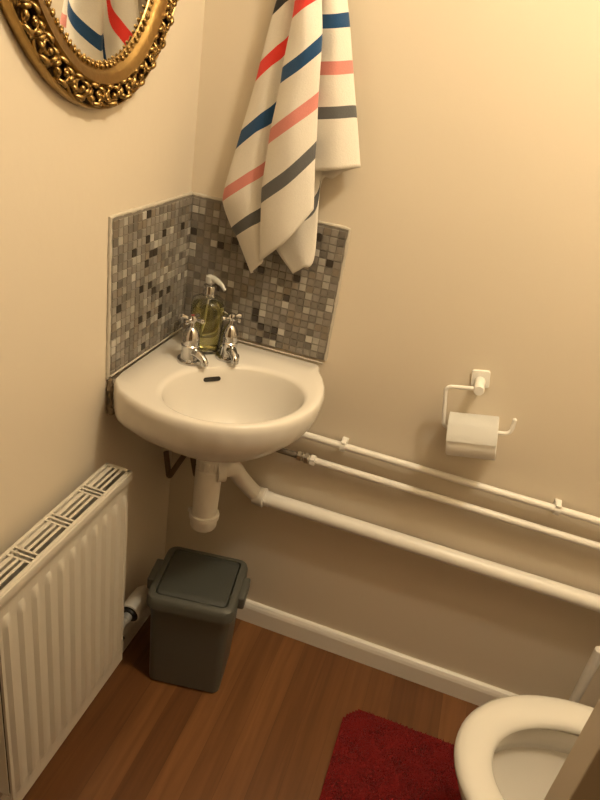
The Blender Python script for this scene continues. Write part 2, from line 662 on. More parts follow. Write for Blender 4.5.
# waste
bm = B()
lathe(bm, [(0.004, 0.680), (0.021, 0.6845), (0.0235, 0.6855), (0.023, 0.6865), (0.018, 0.6855), (0.004, 0.685)], (bc.x, bc.y, 0), n=28)
part('waste_outlet', bm, M['chrome'], bas, 'chrome waste outlet')
# overflow slot in the back of the bowl
diag = Vector((1, -1, 0)).normalized()
lat = Vector((1, 1, 0)).normalized()
bp_ = Vector((*bowl(PI / 4 + PI / 2, 1.0), 0))                 # toward the corner
bm = B()
oc = Vector((bc.x, bc.y, 0)) - diag * (0.110 * 0.972) - lat * 0.006 + Vector((0, 0, 0.7985))
slope = Vector((diag.x * 0.30, diag.y * 0.30, -0.95)).normalized()
nrm = lat.cross(slope).normalized()
if nrm.dot(diag) < 0:
    nrm = -nrm
ol = rrect(0.038, 0.0090, 0.0044, 5)
rings(bm, [[oc + lat * (x * k) + slope * (y * k) + nrm * h for x, y in ol] for k, h in ((1.0, -0.004), (1.0, 0.0022), (0.86, 0.0022))])
part('overflow_slot', bm, M['dark'], bas, 'dark overflow slot')
# brown sealant filling the gap at the left wall
bm = B()
rnd = random.Random(2)
pth = [Vector((0.009 + rnd.uniform(-.002, .002), -0.315, 0.742 + 0.074 * i / 14)) for i in range(15)]
tube(bm, pth, [0.0035 + 0.0045 * rnd.random() for _ in pth], 10)
part('sealant_gap', bm, M['grime'], bas, 'brown stained sealant at the wall')
bm = B()
pth = [Vector((0.010, -0.318 + 0.30 * i / 30, 0.8235)) for i in range(31)]
tube(bm, pth, [0.0016 + 0.0008 * rnd.random() for _ in pth], 8)
pth = [Vector((0.02 + 0.33 * i / 30, -0.009, 0.826)) for i in range(31)]
tube(bm, pth, [0.0016 + 0.0008 * rnd.random() for _ in pth], 8)
part('sealant_bead', bm, M['caulk'], bas)

# brown steel brackets under the basin
for k, (pts, lab) in enumerate((
        ([at(166, 452, .09), at(169, 477, .09), at(185, 454, .09)], 'brown V-shaped steel bracket'),
        ([at(192, 452, .10), at(196, 476, .10), at(202, 452, .10)], 'brown steel bracket close to the trap'))):
    bm = B()
    tube(bm, round_path(pts, 0.008), 0.0068, 10)
    # wall fixing that runs back to the wall
    a = Vector(pts[1])
    tube(bm, [a + Vector((0, 0, 0.006)), Vector((a.x, -0.001, a.z + 0.012))], 0.0045, 8)
    part('support_bracket', bm, M['rust'], bas, lab)

# ------------------------------------------------------------------ taps


def tap(label, c, ang, red):
    root = thing('pillar_tap', label, 'tap', (c[0], c[1], ZR), 'chrome pillar taps on the basin')
    z = ZR
    bm = B()
    lathe(bm, [(0.0260, z - 0.0008), (0.0265, z + 0.002), (0.0250, z + 0.006), (0.020, z + 0.008)], (*c, 0))
    part('base_flange', bm, M['chrome'], root)
    bm = B()
    lathe(bm, [(0.020, z + 0.006), (0.0185, z + 0.012), (0.0180, z + 0.028), (0.0190, z + 0.033), (0.0190, z + 0.037), (0.0172, z + 0.039), (0.0182, z + 0.047), (0.0172, z + 0.058),
               (0.0135, z + 0.068), (0.009, z + 0.075), (0.0058, z + 0.077), (0.005, z + 0.090)], (*c, 0))
    part('tap_body', bm, M['chrome'], root)
    d = Vector((math.cos(ang), math.sin(ang), 0))
    bm = B()
    o0 = Vector((c[0], c[1], z + 0.023))
    pp = smooth_path([o0 + d * 0.004, o0 + d * 0.022 + Vector((0, 0, 0.001)), o0 + d * 0.034 + Vector((0, 0, -0.002)), o0 + d * 0.042 + Vector((0, 0, -0.007)), o0 + d * 0.044 + Vector((0, 0, -0.012))], 6)
    n_ = len(pp)
    tube(bm, pp, [0.0120 - 0.0045 * min(1, i / (n_ * 0.6)) for i in range(n_)], 18)
    e = pp[-1]
    lathe(bm, [(0.0080, 0.003), (0.0084, -0.001), (0.0080, -0.004), (0.005, -0.004)], e, n=18)
    part('spout', bm, M['chrome'], root)
    bm = B()
    hz = z + 0.092
    lathe(bm, [(0.0075, hz - 0.006), (0.0088, hz - 0.002), (0.0088, hz + 0.004), (0.0068, hz + 0.008), (0.003, hz + 0.009)], (*c, 0), n=20)
    for k in range(4):
        a = ang + 0.35 + k * PI / 2
        q = Vector((math.cos(a), math.sin(a), 0))
        o1 = Vector((c[0], c[1], hz + 0.001))
        lathe(bm, [(0.0036, 0.006), (0.0034, 0.013), (0.0046, 0.019), (0.0052, 0.0225), (0.0042, 0.0255), (0.0015, 0.0265)], o1, q, 12)
    hd = part('cross_handle', bm, M['chrome'], root)
    bm = B()
    lathe(bm, [(0.0040, hz + 0.0078), (0.0038, hz + 0.0092), (0.002, hz + 0.0097)], (*c, 0), n=16)
    part('index_cap', bm, M['red'] if red else M['chrome'], hd, 'small red cap' if red else None)


tap('chrome cross-head pillar tap nearer the left wall, with a red cap', (0.102, -0.168), math.radians(-22), True)
tap('chrome cross-head pillar tap nearer the back wall, right of the soap bottle', (0.161, -0.105), math.radians(-48), False)

# ------------------------------------------------------------------ soap dispenser
sp = (0.101, -0.093)
soap = thing('soap_dispenser', 'clear pump bottle of yellow-green soap behind the taps', 'soap bottle', (*sp, ZR))
z = ZR
outl = [(0.029, 0), (0.0345, 0.003), (0.0355, 0.008), (0.0355, 0.106), (0.0335, 0.113), (0.024, 0.118), (0.0125, 0.121), (0.0125, 0.128)]
bm = B()
lathe(bm, [(r, z + h) for r, h in outl] + [(0.0105, z + 0.128), (0.0105, z + 0.1195), (0.023, z + 0.1165), (0.032, z + 0.1115), (0.0338, z + 0.105), (0.0338, z + 0.009), (0.030, z + 0.0045)], (*sp, 0), n=40)
part('bottle', bm, M['clear'], soap, angle=60)
bm = B()
lathe(bm, [(0.0298, z + 0.0047), (0.0336, z + 0.0092), (0.0336, z + 0.100), (0.0325, z + 0.102), (0.004, z + 0.1025)], (*sp, 0), n=40)
part('liquid_soap', bm, M['soap'], soap, 'yellow-green liquid soap', angle=60)
bm = B()
lathe(bm, [(0.0135, z + 0.120), (0.0142, z + 0.122), (0.0142, z + 0.142), (0.0128, z + 0.144), (0.0060, z + 0.145), (0.0055, z + 0.150)], (*sp, 0), n=28)
part('collar', bm, M['chrome'], soap, 'silver collar')
bm = B()
top = Vector((sp[0], sp[1], z + 0.155))
lathe(bm, [(0.0055, z + 0.146), (0.0095, z + 0.149), (0.0110, z + 0.156), (0.0095, z + 0.163), (0.004, z + 0.1655)], (*sp, 0), n=20)
dn = Vector((0.92, -0.38, 0)).normalized()
pp = smooth_path([top + dn * 0.002 + Vector((0, 0, 0.004)), top + dn * 0.018 + Vector((0, 0, 0.004)), top + dn * 0.034 + Vector((0, 0, -0.001)), top + dn * 0.044 + Vector((0, 0, -0.009))], 5)
n_ = len(pp)
tube(bm, pp, [0.0072 - 0.0040 * i / (n_ - 1) for i in range(n_)], 14)
part('pump_head', bm, M['frost'], soap)
bm = B()
tube(bm, [Vector((sp[0], sp[1], z + 0.125)), Vector((sp[0] - 0.004, sp[1], z + 0.06)), Vector((sp[0] - 0.012, sp[1] - 0.004, z + 0.008))], 0.0022, 8)
part('dip_tube', bm, M['label'], soap)

# ------------------------------------------------------------------ trap, waste pipe and water pipes
tc_ = (0.172, -0.172)
trap = thing('bottle_trap', 'white plastic bottle trap hanging below the basin', 'trap', (*tc_, 0.42))
bm = B()
lathe(bm, [(0.0285, 0.452), (0.0285, 0.470), (0.0295, 0.500), (0.0300, 0.560), (0.0300, 0.584), (0.026, 0.588)], (*tc_, 0), n=36)
part('trap_body', bm, M['plastic'], trap)
bm = B()
lathe(bm, [(0.020, 0.420), (0.0285, 0.4215), (0.0305, 0.425), (0.0310, 0.446), (0.0345, 0.447), (0.0350, 0.453), (0.0335, 0.459), (0.0295, 0.460)], (*tc_, 0), n=36)
box(bm, (tc_[0] - 0.040, tc_[1] - 0.006, 0.449), (tc_[0] - 0.030, tc_[1] + 0.004, 0.459), 0.002)
part('trap_cap', bm, M['plastic'], trap)
bm = B()
lathe(bm, [(0.0255, 0.584), (0.0275, 0.588), (0.0285, 0.594), (0.0285, 0.610), (0.026, 0.613), (0.022, 0.615), (0.022, 0.6475)], (*tc_, 0), n=36)
for k in range(16):
    a = 2 * PI * k / 16
    box(bm, (tc_[0] + 0.0275 * math.cos(a) - 0.0022, tc_[1] + 0.0275 * math.sin(a) - 0.0022, 0.590), (tc_[0] + 0.0275 * math.cos(a) + 0.0022, tc_[1] + 0.0275 * math.sin(a) + 0.0022, 0.609), 0.001, 1)
part('inlet_nut', bm, M['plastic'], trap)
WY = 0.034
wz = at(262, 497, WY).z
ws = Vector((0.238, -WY, wz))
bm = B()
e0 = Vector((0.198, -0.166, 0.583))
d0 = Vector((0.55, 0.45, 0.02)).normalized()
tube(bm, [e0 - d0 * 0.012, e0 + d0 * 0.006], 0.0275, 24)
part('outlet_nut', bm, M['plastic'], trap)
wp = thing('waste_pipe', 'thick white plastic waste pipe running low along the back wall from the trap', 'pipe', ws)
bm = B()
pp = smooth_path([e0, e0 + d0 * 0.028, Vector((0.224, -0.090, 0.520)), ws + Vector((0.010, 0, 0.004)), ws + Vector((0.05, 0, 0))], 8)
pp = [p for p in pp if (Vector((p.x, p.y)) - Vector(tc_)).length > 0.034]
tube(bm, pp, 0.0195, 24)
part('elbow', bm, M['plastic'], wp)
bm = B()
tube(bm, [ws + Vector((0.02, 0, 0)), Vector((RX, -WY, wz + 0.004))], 0.0185, 24)
part('pipe_run', bm, M['plastic'], wp)
bm = B()
lathe(bm, [(0.0195, -0.004), (0.0225, -0.003), (0.0235, 0.003), (0.0235, 0.016), (0.0245, 0.018), (0.0245, 0.024), (0.021, 0.026)], ws + Vector((0.010, 0, 0)), (1, 0, 0), 28)
part('collar', bm, M['plastic'], wp)

PY = 0.021
z1 = at(450, 477.5, PY).z
z2 = at(450, 501.5, PY).z
up = thing('water_pipe', 'thin white painted water pipe, the upper of the two along the back wall', 'pipe', (0.2, -PY, z1), 'thin water pipes along the back wall')
bm = B()
tube(bm, round_path([(RX, -PY, z1), (0.13, -PY, z1), (0.13, -PY - 0.02, 0.668)], 0.03), 0.0082, 16)
part('pipe_run', bm, M['pipe'], up)
lp = thing('water_pipe', 'thin white painted water pipe; lower of the two, with a metal joint', 'pipe', (0.35, -PY, z2), 'thin water pipes along the back wall')
bm = B()
tube(bm, [(RX, -PY, z2), (0.345, -PY, z2)], 0.0086, 16)
part('pipe_run', bm, M['pipe'], lp)
bm = B()
tube(bm, round_path([(0.345, -PY, z2), (0.10, -PY, z2), (0.10, -PY - 0.03, 0.655)], 0.03), 0.0075, 14)
part('bare_tail', bm, M['copper'], lp, 'dull bare metal length under the basin')
xj = at(306, 459, PY).x
bm = B()
for x0, x1, r in ((-0.022, -0.010, 0.0125), (-0.010, -0.004, 0.0088), (-0.004, 0.007, 0.0140), (0.007, 0.011, 0.009)):
    lathe(bm, [(r * .8, x0), (r, x0 + 0.0015), (r, x1 - 0.0015), (r * .8, x1)], (xj, -PY, z2), (1, 0, 0), 6 if r > .01 else 16)
part('compression_joint', bm, M['brass'], lp, 'shiny metal compression joint')
bm = B()
lathe(bm, [(0.010, 0.010), (0.0135, 0.0115), (0.0135, 0.0225), (0.010, 0.024)], (xj, -PY, z2), (1, 0, 0), 6)
part('painted_nut', bm, M['pipe'], lp)
for px, lab in ((343, 'white plastic pipe clip on the upper thin pipe, close to the basin'), (557, 'white plastic pipe clip on the upper thin pipe, right of the toilet roll')):
    x = at(px, 433 + (px - 300) * 0.2967, PY).x
    bm = B()
    box(bm, (x - 0.007, -PY + 0.009, z1 - 0.013), (x + 0.007, 0.0, z1 + 0.013), 0.001)
    pts = []
    for i in range(15):
        a = math.radians(-35 + 250 * i / 14) - math.radians(90) + PI
        pts.append((x, -PY + 0.0102 * math.cos(a + PI / 2), z1 + 0.0102 * math.sin(a + PI / 2)))
    bm2 = []
    vr0 = []
    for q in pts:
        r = Vector((0, q[1] + PY, q[2] - z1)).normalized()
        vr0.append([Vector(q) + Vector((dx, 0, 0)) + r * dr for dx, dr in ((-0.006, 0), (0.006, 0), (0.006, 0.0022), (-0.006, 0.0022))])
    rings(bm, vr0)
    box(bm, (x - 0.006, -PY - 0.008, z1 + 0.0095), (x + 0.006, 0, z1 + 0.0125), 0.0008)
    box(bm, (x - 0.006, -PY - 0.006, z1 - 0.0125), (x + 0.006, 0, z1 - 0.0095), 0.0008)
    o = link('pipe_clip', bm, M['plastic'], angle=40)
    tag(o, lab, 'pipe clip', 'pipe clips on the back wall')

# ------------------------------------------------------------------ radiator
RB, RF, Y0, Y1, Z0, Z1 = 0.030, 0.086, -0.732, -0.356, 0.122, 0.656
rad = thing('radiator', 'white ribbed double-panel radiator with a slotted top grille on the left wall', 'radiator', (RF, (Y0 + Y1) / 2, Z0))
NR = 11


def panel(xf, name, sgn):
    bm = B()
    YY0, YY1 = Y0 + 0.003, Y1 - 0.002
    pitch = (YY1 - YY0) / NR
    prof = []                                             # (y, raised 0..1)
    for k in range(NR):
        a = YY0 + k * pitch
        for t, h in ((0.0, 0), (0.20, 0), (0.30, .55), (0.38, 1), (0.5, 1.0), (0.62, 1), (0.70, .55), (0.80, 0)):
            prof.append((a + t * pitch, h))
    prof.append((YY1, 0))
    zt, zb = Z1 - 0.028, Z0 + 0.0
    lv = [(zb, 0, 0), (zb + 0.018, 0, 0), (zb + 0.040, 0.0, 0), (zb + 0.046, .6, 0), (zb + 0.060, 1, 0), ((zt + zb) / 2, 1, 0), (zt - 0.046, 1, 0), (zt - 0.030, .6, 0), (zt - 0.024, 0, 0), (zt - 0.004, 0, 0), (zt + 0.024, 0, 0)]
    rs = []
    for zz, k, _ in lv:
        rs.append([Vector((xf + sgn * (-0.0065 + 0.0065 * h * k), y, zz)) for y, h in prof])
    rings(bm, rs, False, False, False)
    # returned edges give the pressed sheet its thickness
    r = bmesh.ops.extrude_face_region(bm, geom=bm.faces[:])
    for v in [g for g in r['geom'] if isinstance(g, bmesh.types.BMVert)]:
        v.co.x -= sgn * 0.005
    return part(name, bm, M['rad'], rad, angle=30)


panel(RF, 'front_panel', 1)
panel(RB, 'rear_panel', -1)
# convector fins between the panels
bm = B()
yy = Y0 + 0.012
while yy < Y1 - 0.012:
    box(bm, (RB + 0.012, yy, Z0 + 0.03), (RF - 0.013, yy + 0.0012, Z1 - 0.095))
    yy += 0.011
part('convector_fins', bm, M['rad_dark'], rad, smooth=False)
# grille: frame, dividers, long bars and cross bars with open slots between
bm = B()
zt0, zt1 = Z1 - 0.004, Z1
x0, x1 = RB - 0.002, RF + 0.001
box(bm, (x0, Y0, zt0 - 0.004), (x0 + 0.0065, Y1, zt1), 0.0010)
box(bm, (x1 - 0.0100, Y0, zt0 - 0.004), (x1 - 0.003, Y1, zt1), 0.0010)
box(bm, (x1 - 0.005, Y0, zt1 - 0.022), (x1, Y1, zt1 - 0.0015), 0.0022)
box(bm, (x0, Y0, zt0), (x1 - 0.003, Y0 + 0.009, zt1), 0.001)
box(bm, (x0, Y1 - 0.009, zt0), (x1 - 0.003, Y1, zt1), 0.001)
xi0, xi1 = x0 + 0.0065, x1 - 0.0100
G0, G1 = Y0 + 0.009, Y1 - 0.009
gp = (G1 - G0 + 0.024) / 4
for g in range(4):
    a = G0 + g * gp
    c = a + gp - 0.024
    w = (xi1 - xi0) / 4
    for k in range(1, 4):
        xc = xi0 + w * k
        box(bm, (xc - 0.0025, a, zt1 - 0.0018), (xc + 0.0025, c, zt1), 0.0005, 1)
    if g < 3:
        for q0, q1 in ((0, 0.0042), (0.0102, 0.0138), (0.0198, 0.024)):
            box(bm, (xi0 - .001, c + q0, zt1 - 0.0018), (xi1 + .001, c + q1, zt1), 0.0005, 1)
part('top_grille', bm, M['rad'], rad)
for ys, yo in ((Y0, 1), (Y1, -1)):
    bm = B()
    ya, yb = sorted((ys, ys + yo * 0.0016))
    box(bm, (RB, ya, Z0 + 0.045), (RF - 0.012, yb, Z1 - 0.0045), 0.0005, 1)
    for zz in (0.20, 0.33, 0.46):
        box(bm, (RB + 0.018, ya - 0.0004, zz + 0.02), (RB + 0.023, yb + 0.0004, zz + 0.09), mi=1)
    part('side_panel', bm, [M['rad'], M['dark']], rad)
# bottom strip and floor-side valve tail
bm = B()
tube(bm, [(0.058, Y1 - 0.01, Z0 + 0.030), (0.058, Y1 + 0.030, Z0 + 0.030)], 0.008, 14)
part('valve_tail', bm, M['chrome'], rad)

va = Vector((0.054, -0.287, 0.188))
bm = B()
lathe(bm, [(0.0225, 0.0), (0.0260, 0.001), (0.0265, 0.006), (0.0260, 0.050), (0.0245, 0.070), (0.018, 0.082), (0.004, 0.083)], va, (0, 1, 0.02), 32, cap0=False)
vt = part('radiator_valve', bm, M['plastic'], rad, 'pale cylindrical valve at the far end')
bm = B()
lathe(bm, [(0.0235, 0.003), (0.0235, 0.0005), (0.0175, -0.001), (0.0165, -0.006), (0.012, -0.007)], va, (0, 1, 0.02), 28)
part('valve_ring', bm, M['dark'], vt, 'dark ring in the end of the valve')
bm = B()
lathe(bm, [(0.012, -0.004), (0.012, -0.020), (0.0095, -0.023), (0.0095, -0.050)], va, (0, 1, 0.02), 20)
part('valve_stem', bm, M['valve_grey'], vt, 'grey valve stem')

# ------------------------------------------------------------------ bin
bz = math.radians(9.5)
bcx, bcy = 0.1925, -0.211
binr = thing('swing_bin', 'grey plastic waste bin with a rectangular flap lid on the floor under the basin', 'bin', (bcx, bcy, 0))
binr.rotation_euler = (0, 0, bz)


def bpart(name, bm, m, label=None, angle=40):
    o = link(name, bm, m, binr, angle=angle)
    if label:
        o['label'] = label
    return o


def rr_ring(w, d, r, z, off=(0, 0), n=6):
    return [(x + off[0], y + off[1], z) for x, y in rrect(w, d, r, n)]


BWt, BDt, BWb, BDb, HB = 0.190, 0.166, 0.180, 0.144, 0.286
bm = B()
rings(bm, [rr_ring(BWb - 0.012, BDb - 0.012, 0.014, 0.001), rr_ring(BWb, BDb, 0.018, 0.006), rr_ring(BWt, BDt, 0.022, HB - 0.012), rr_ring(BWt, BDt, 0.022, HB),
           rr_ring(BWt - 0.006, BDt - 0.006, 0.020, HB), rr_ring(BWb - 0.006, BDb - 0.006, 0.016, 0.02)])
bpart('bin_body', bm, M['bin'])
bm = B()
LW, LD = 0.206, 0.190
zl = HB - 0.022
LOOP = [rr_ring(LW - 0.010, LD - 0.010, 0.022, zl), rr_ring(LW, LD, 0.026, zl + 0.003), rr_ring(LW, LD, 0.026, zl + 0.022), rr_ring(LW - 0.006, LD - 0.006, 0.024, zl + 0.032),
        rr_ring(LW - 0.018, LD - 0.018, 0.020, zl + 0.036), rr_ring(LW - 0.036, LD - 0.032, 0.014, zl + 0.0365), rr_ring(LW - 0.038, LD - 0.034, 0.013, zl + 0.034), rr_ring(LW - 0.038, LD - 0.034, 0.013, zl + 0.018)]
rings(bm, LOOP, True, False, True)
bpart('lid_rim', bm, M['bin'])
bm = B()
rings(bm, [rr_ring(LW - 0.043, LD - 0.039, 0.011, zl + 0.019), rr_ring(LW - 0.043, LD - 0.039, 0.011, zl + 0.0345), rr_ring(LW - 0.047, LD - 0.043, 0.010, zl + 0.0365), rr_ring(LW - 0.09, LD - 0.08, 0.006, zl + 0.0378)])
bpart('swing_flap', bm, M['bin_flap'], 'darker flat swing flap')
for s in (-1, 1):
    bm = B()
    box(bm, (s * LW / 2 - 0.006 if s > 0 else -LW / 2 - 0.014, -0.034, zl - 0.004), (LW / 2 + 0.014 if s > 0 else -LW / 2 + 0.006, 0.040, zl + 0.031), 0.005, 3)
    bpart('handle', bm, M['bin'])

# ------------------------------------------------------------------ toilet roll holder and roll
hp = at(480.5, 379, 0.003)
ha = math.radians(-11)                                     # hangs a little crooked


def H(u, w, d):
    return Vector((hp.x + u * math.cos(ha) + w * math.sin(ha), -d, hp.z - u * math.sin(ha) + w * math.cos(ha)))


hold = thing('toilet_roll_holder', 'white wall-mounted toilet roll holder with a bent open arm', 'toilet roll holder', (hp.x, 0, hp.z))
bm = B()
rings(bm, [[H(x * k, y * k, d) for x, y in rrect(0.037, 0.038, 0.005, 4)] for k, d in ((1, 0), (1, 0.004), (0.95, 0.0055), (0.7, 0.0058))])
part('wall_plate', bm, M['holder'], hold)
bm = B()
lathe(bm, [(0.0098, 0.004), (0.0105, 0.006), (0.0105, 0.056), (0.0095, 0.0578), (0.003, 0.058)], H(0, -0.004, 0), (0, -1, 0), 24)
part('post', bm, M['holder'], hold)
AD = 0.047
bm = B()
tube(bm, round_path([H(-0.005, -0.004, AD), H(-0.066, -0.004, AD), H(-0.066, -0.098, AD), H(0.070, -0.098, AD), H(0.075, -0.066, AD)], 0.014), 0.0042, 12)
ball(bm, H(0.075, -0.066, AD), 0.0048, 10)
part('bent_arm', bm, M['holder'], hold)
rl = 0.100
rc = H(-0.005, -0.098 - 0.0138, AD)
axr = (H(1, 0, 0) - H(0, 0, 0)).normalized()
roll = thing('toilet_roll', 'white toilet paper roll hanging on the wall holder', 'toilet roll', rc)
bm = B()
RR = 0.0455
lathe(bm, [(0.0195, -rl / 2), (RR - 0.002, -rl / 2), (RR, -rl / 2 + 0.0015), (RR, rl / 2 - 0.0015), (RR - 0.002, rl / 2), (0.0195, rl / 2), (0.0195, -rl / 2)], rc, axr, 56, False, False)
part('paper', bm, M['paper'], roll)
bm = B()
lathe(bm, [(0.0195, -rl / 2 + 0.001), (0.0195, rl / 2 - 0.001), (0.0185, rl / 2 - 0.001), (0.0185, -rl / 2 + 0.001), (0.0195, -rl / 2 + 0.001)], rc, axr, 40, False, False)
part('cardboard_core', bm, M['card'], roll)
# the loose outer sheet lies over the front and ends in a straight edge
bm = B()
upv = (H(0, 1, 0) - H(0, 0, 0)).normalized()
fw = Vector((0, -1, 0))
rs = []
for i in range(25):
    a = math.radians(125 - 116 * i / 24)                   # 90 = top, 0 = towards the room
    k = RR + 0.0008 + 0.0035 * max(0, (i - 17) / 7) ** 1.5
    c = rc + upv * (k * math.sin(a)) + fw * (k * math.cos(a))
    rs.append([c - axr * (rl / 2 - .0005), c + axr * (rl / 2 - .0005)])
rings(bm, rs, False, False, False)
bmesh.ops.solidify(bm, geom=bm.faces[:], thickness=0.0007)
part('loose_sheet', bm, M['paper'], roll)

# ------------------------------------------------------------------ toilet
ty = -0.490
toi = thing('toilet', 'white ceramic toilet with its seat down, partly hidden behind the door edge', 'toilet', (1.03, ty, 0))
NTL = 72


def oval(cx, af, ab, b_, z, p=2.0, pb=2.6):
    out = []
    for i in range(NTL):
        t = 2 * PI * i / NTL
        c, s = math.cos(t), math.sin(t)
        if c < 0:
            out.append((cx + af * -abs(c) ** (2 / p), ty + b_ * math.copysign(abs(s) ** (2 / p), s), z))
        else:
            out.append((cx + ab * abs(c) ** (2 / pb), ty + b_ * math.copysign(abs(s) ** (2 / pb), s), z))
    return out


bm = B()
seq = [oval(1.09, 0.125, 0.20, 0.105, 0.0, 2.4), oval(1.09, 0.128, 0.20, 0.108, 0.02, 2.4), oval(1.09, 0.118, 0.20, 0.098, 0.06, 2.3), oval(1.085, 0.118, 0.20, 0.098, 0.16, 2.2), oval(1.06, 0.150, 0.22, 0.125, 0.25),
       oval(1.04, 0.200, 0.235, 0.160, 0.32), oval(1.040, 0.226, 0.245, 0.176, 0.365), oval(1.040, 0.231, 0.25, 0.180, 0.388), oval(1.040, 0.228, 0.248, 0.177, 0.395), oval(1.040, 0.200, 0.19, 0.142, 0.396), oval(1.040, 0.186, 0.165, 0.129, 0.393),
       oval(1.040, 0.184, 0.163, 0.127, 0.372), oval(1.040, 0.188, 0.165, 0.131, 0.338), oval(1.040, 0.198, 0.172, 0.138, 0.332), oval(1.045, 0.186, 0.165, 0.130, 0.308), oval(1.05, 0.155, 0.14, 0.108, 0.27), oval(1.07, 0.110, 0.10, 0.078, 0.22), oval(1.09, 0.070, 0.06, 0.052, 0.19), oval(1.09, 0.05, 0.045, 0.04, 0.15)]
rings(bm, seq)
part('bowl', bm, M['ceramic'], toi, angle=60)
bm = B()
rings(bm, [oval(1.067, 0.104, 0.098, 0.073, 0.2145)[::1], oval(1.067, 0.05, 0.05, 0.03, 0.2145)])
part('water', bm, mat('toilet_water', (0.85, 0.88, 0.86), 0.02, trans=0.9, ior=1.33), toi)
bm = B()
SA = [(0.0, 0.400), (-0.004, 0.404), (-0.004, 0.410), (0.002, 0.417), (0.014, 0.4205), (0.030, 0.421), (0.046, 0.418), (0.056, 0.412), (0.061, 0.406), (0.060, 0.400)]
rings(bm, [oval(1.040, 0.238 - q * 1.02, 0.215 - q, 0.186 - q, zz) for q, zz in SA] + [oval(1.040, 0.238, 0.215, 0.186, 0.400)], True, False, False)
part('toilet_seat', bm, M['seat'], toi, 'glossy white plastic seat', angle=60)
bm = B()
lp_ = []
for xo, k in ((0.0, 0.97), (0.004, 1.0), (0.012, 1.0), (0.016, 0.95), (0.017, 0.6)):
    ring = []
    for x, y, _ in oval(1.040, 0.238, 0.215, 0.186, 0):
        h = (1.245 - x) * k
        ring.append((1.262 + xo + h * 0.10, ty + (y - ty) * k, 0.425 + h + (1 - k) * 0.2))
    lp_.append(ring)
rings(bm, lp_)
part('toilet_lid', bm, M['seat'], toi, angle=60)
bm = B()
box(bm, (1.325, ty - 0.20, 0.42), (1.505, ty + 0.20, 0.76), 0.02, 3)
box(bm, (1.318, ty - 0.207, 0.762), (1.508, ty + 0.207, 0.795), 0.010, 3)
box(bm, (1.20, ty - 0.15, 0.30), (1.50, ty + 0.15, 0.40), 0.02, 3)
part('cistern', bm, M['ceramic'], toi)
for s in (-1, 1):
    bm = B()
    tube(bm, [(1.262, ty + s * 0.075, 0.398), (1.262, ty + s * 0.075, 0.43)], 0.011, 16)
    part('hinge', bm, M['chrome'], toi)

# ------------------------------------------------------------------ toilet brush standing behind the toilet
tp = at(601, 649, 0.075)
tb = thing('toilet_brush', 'white rod-like toilet brush handle standing behind the toilet by the back wall', 'toilet brush', (tp.x, tp.y, 0))
bm = B()
lathe(bm, [(0.046, 0), (0.050, 0.003), (0.044, 0.10), (0.040, 0.125), (0.037, 0.125), (0.040, 0.10), (0.042, 0.01), (0.01, 0.008)], (tp.x, tp.y, 0), n=32)
part('brush_holder', bm, M['plastic'], tb)
bm = B()
lathe(bm, [(0.030, 0.02), (0.034, 0.03), (0.034, 0.09), (0.012, 0.10), (0.0098, 0.13), (0.0105, 0.20), (0.0120, tp.z - 0.012), (0.0115, tp.z - 0.004), (0.008, tp.z), (0.002, tp.z + 0.001)], (tp.x, tp.y, 0), n=24)
part('brush_handle', bm, M['plastic'], tb)

# ------------------------------------------------------------------ red mat (pile is one object)
bm = B()
mx0, mx1, my0, my1 = 0.600, 0.985, -0.86, -0.160
rnd = random.Random(21)


def in_mat(x, y, inset=0.0):
    r = 0.060
    if not (mx0 + inset < x < mx1 - inset and my0 + inset < y < my1 - inset):
        return False
    for cx in (mx0 + r, mx1 - r):
        for cy in (my0 + r, my1 - r):
            if (x < mx0 + r or x > mx1 - r) and (y < my0 + r or y > my1 - r):
                if (cx < mx0 + 2 * r) == (x < mx0 + r) and (cy < my0 + 2 * r) == (y < my0 + r):
                    if math.hypot(x - cx, y - cy) > r - inset:
                        return False
    return ((x - 1.09) / 0.175) ** 2 + ((y - ty) / 0.150) ** 2 > 1         # cut-out around the foot


# backing built as a grid of cells inside the outline
ST = 0.006
ix, iy = int((mx1 - mx0) / ST), int((my1 - my0) / ST)
vg = {}


def gv(i, j):
    if (i, j) not in vg:
        x, y = mx0 + i * ST, my0 + j * ST
        vg[(i, j)] = bm.verts.new((x, y, 0.0085 + 0.0012 * math.sin(x * 61 + math.sin(y * 47)) * math.sin(y * 53)))
    return vg[(i, j)]


for i in range(ix):
    for j in range(iy):
        if in_mat(mx0 + (i + .5) * ST, my0 + (j + .5) * ST):
            bm.faces.new((gv(i, j), gv(i + 1, j), gv(i + 1, j + 1), gv(i, j + 1)))
r = bmesh.ops.extrude_face_region(bm, geom=bm.faces[:])
for v in [g for g in r['geom'] if isinstance(g, bmesh.types.BMVert)]:
    v.co.z = 0.0006
for _ in range(34000):
    x, y = rnd.uniform(mx0, mx1), rnd.uniform(my0, my1)
    if not in_mat(x, y, 0.002):
        continue
    a = rnd.uniform(0, 2 * PI)
    h = rnd.uniform(0.0022, 0.0042)
    w = rnd.uniform(0.0010, 0.0017)
    lx, ly = rnd.uniform(-.003, .003), rnd.uniform(-.003, .003)
    p = [bm.verts.new((x + w * math.cos(a + q), y + w * math.sin(a + q), 0.0075)) for q in (0, 2.09, 4.19)]
    t = bm.verts.new((x + lx, y + ly, 0.0085 + h))
    for k in range(3):
        bm.faces.new((p[k], p[(k + 1) % 3], t))
o = link('bath_mat', bm, M['mat_red'], smooth=False)
tag(o, 'dark red fluffy bath mat on the wooden floor in front of the toilet', 'bath mat')

# ------------------------------------------------------------------ towel
S = 2.857


def zp(p, Y):
    return at(200 + p[0] / S, p[1] / S, Y)


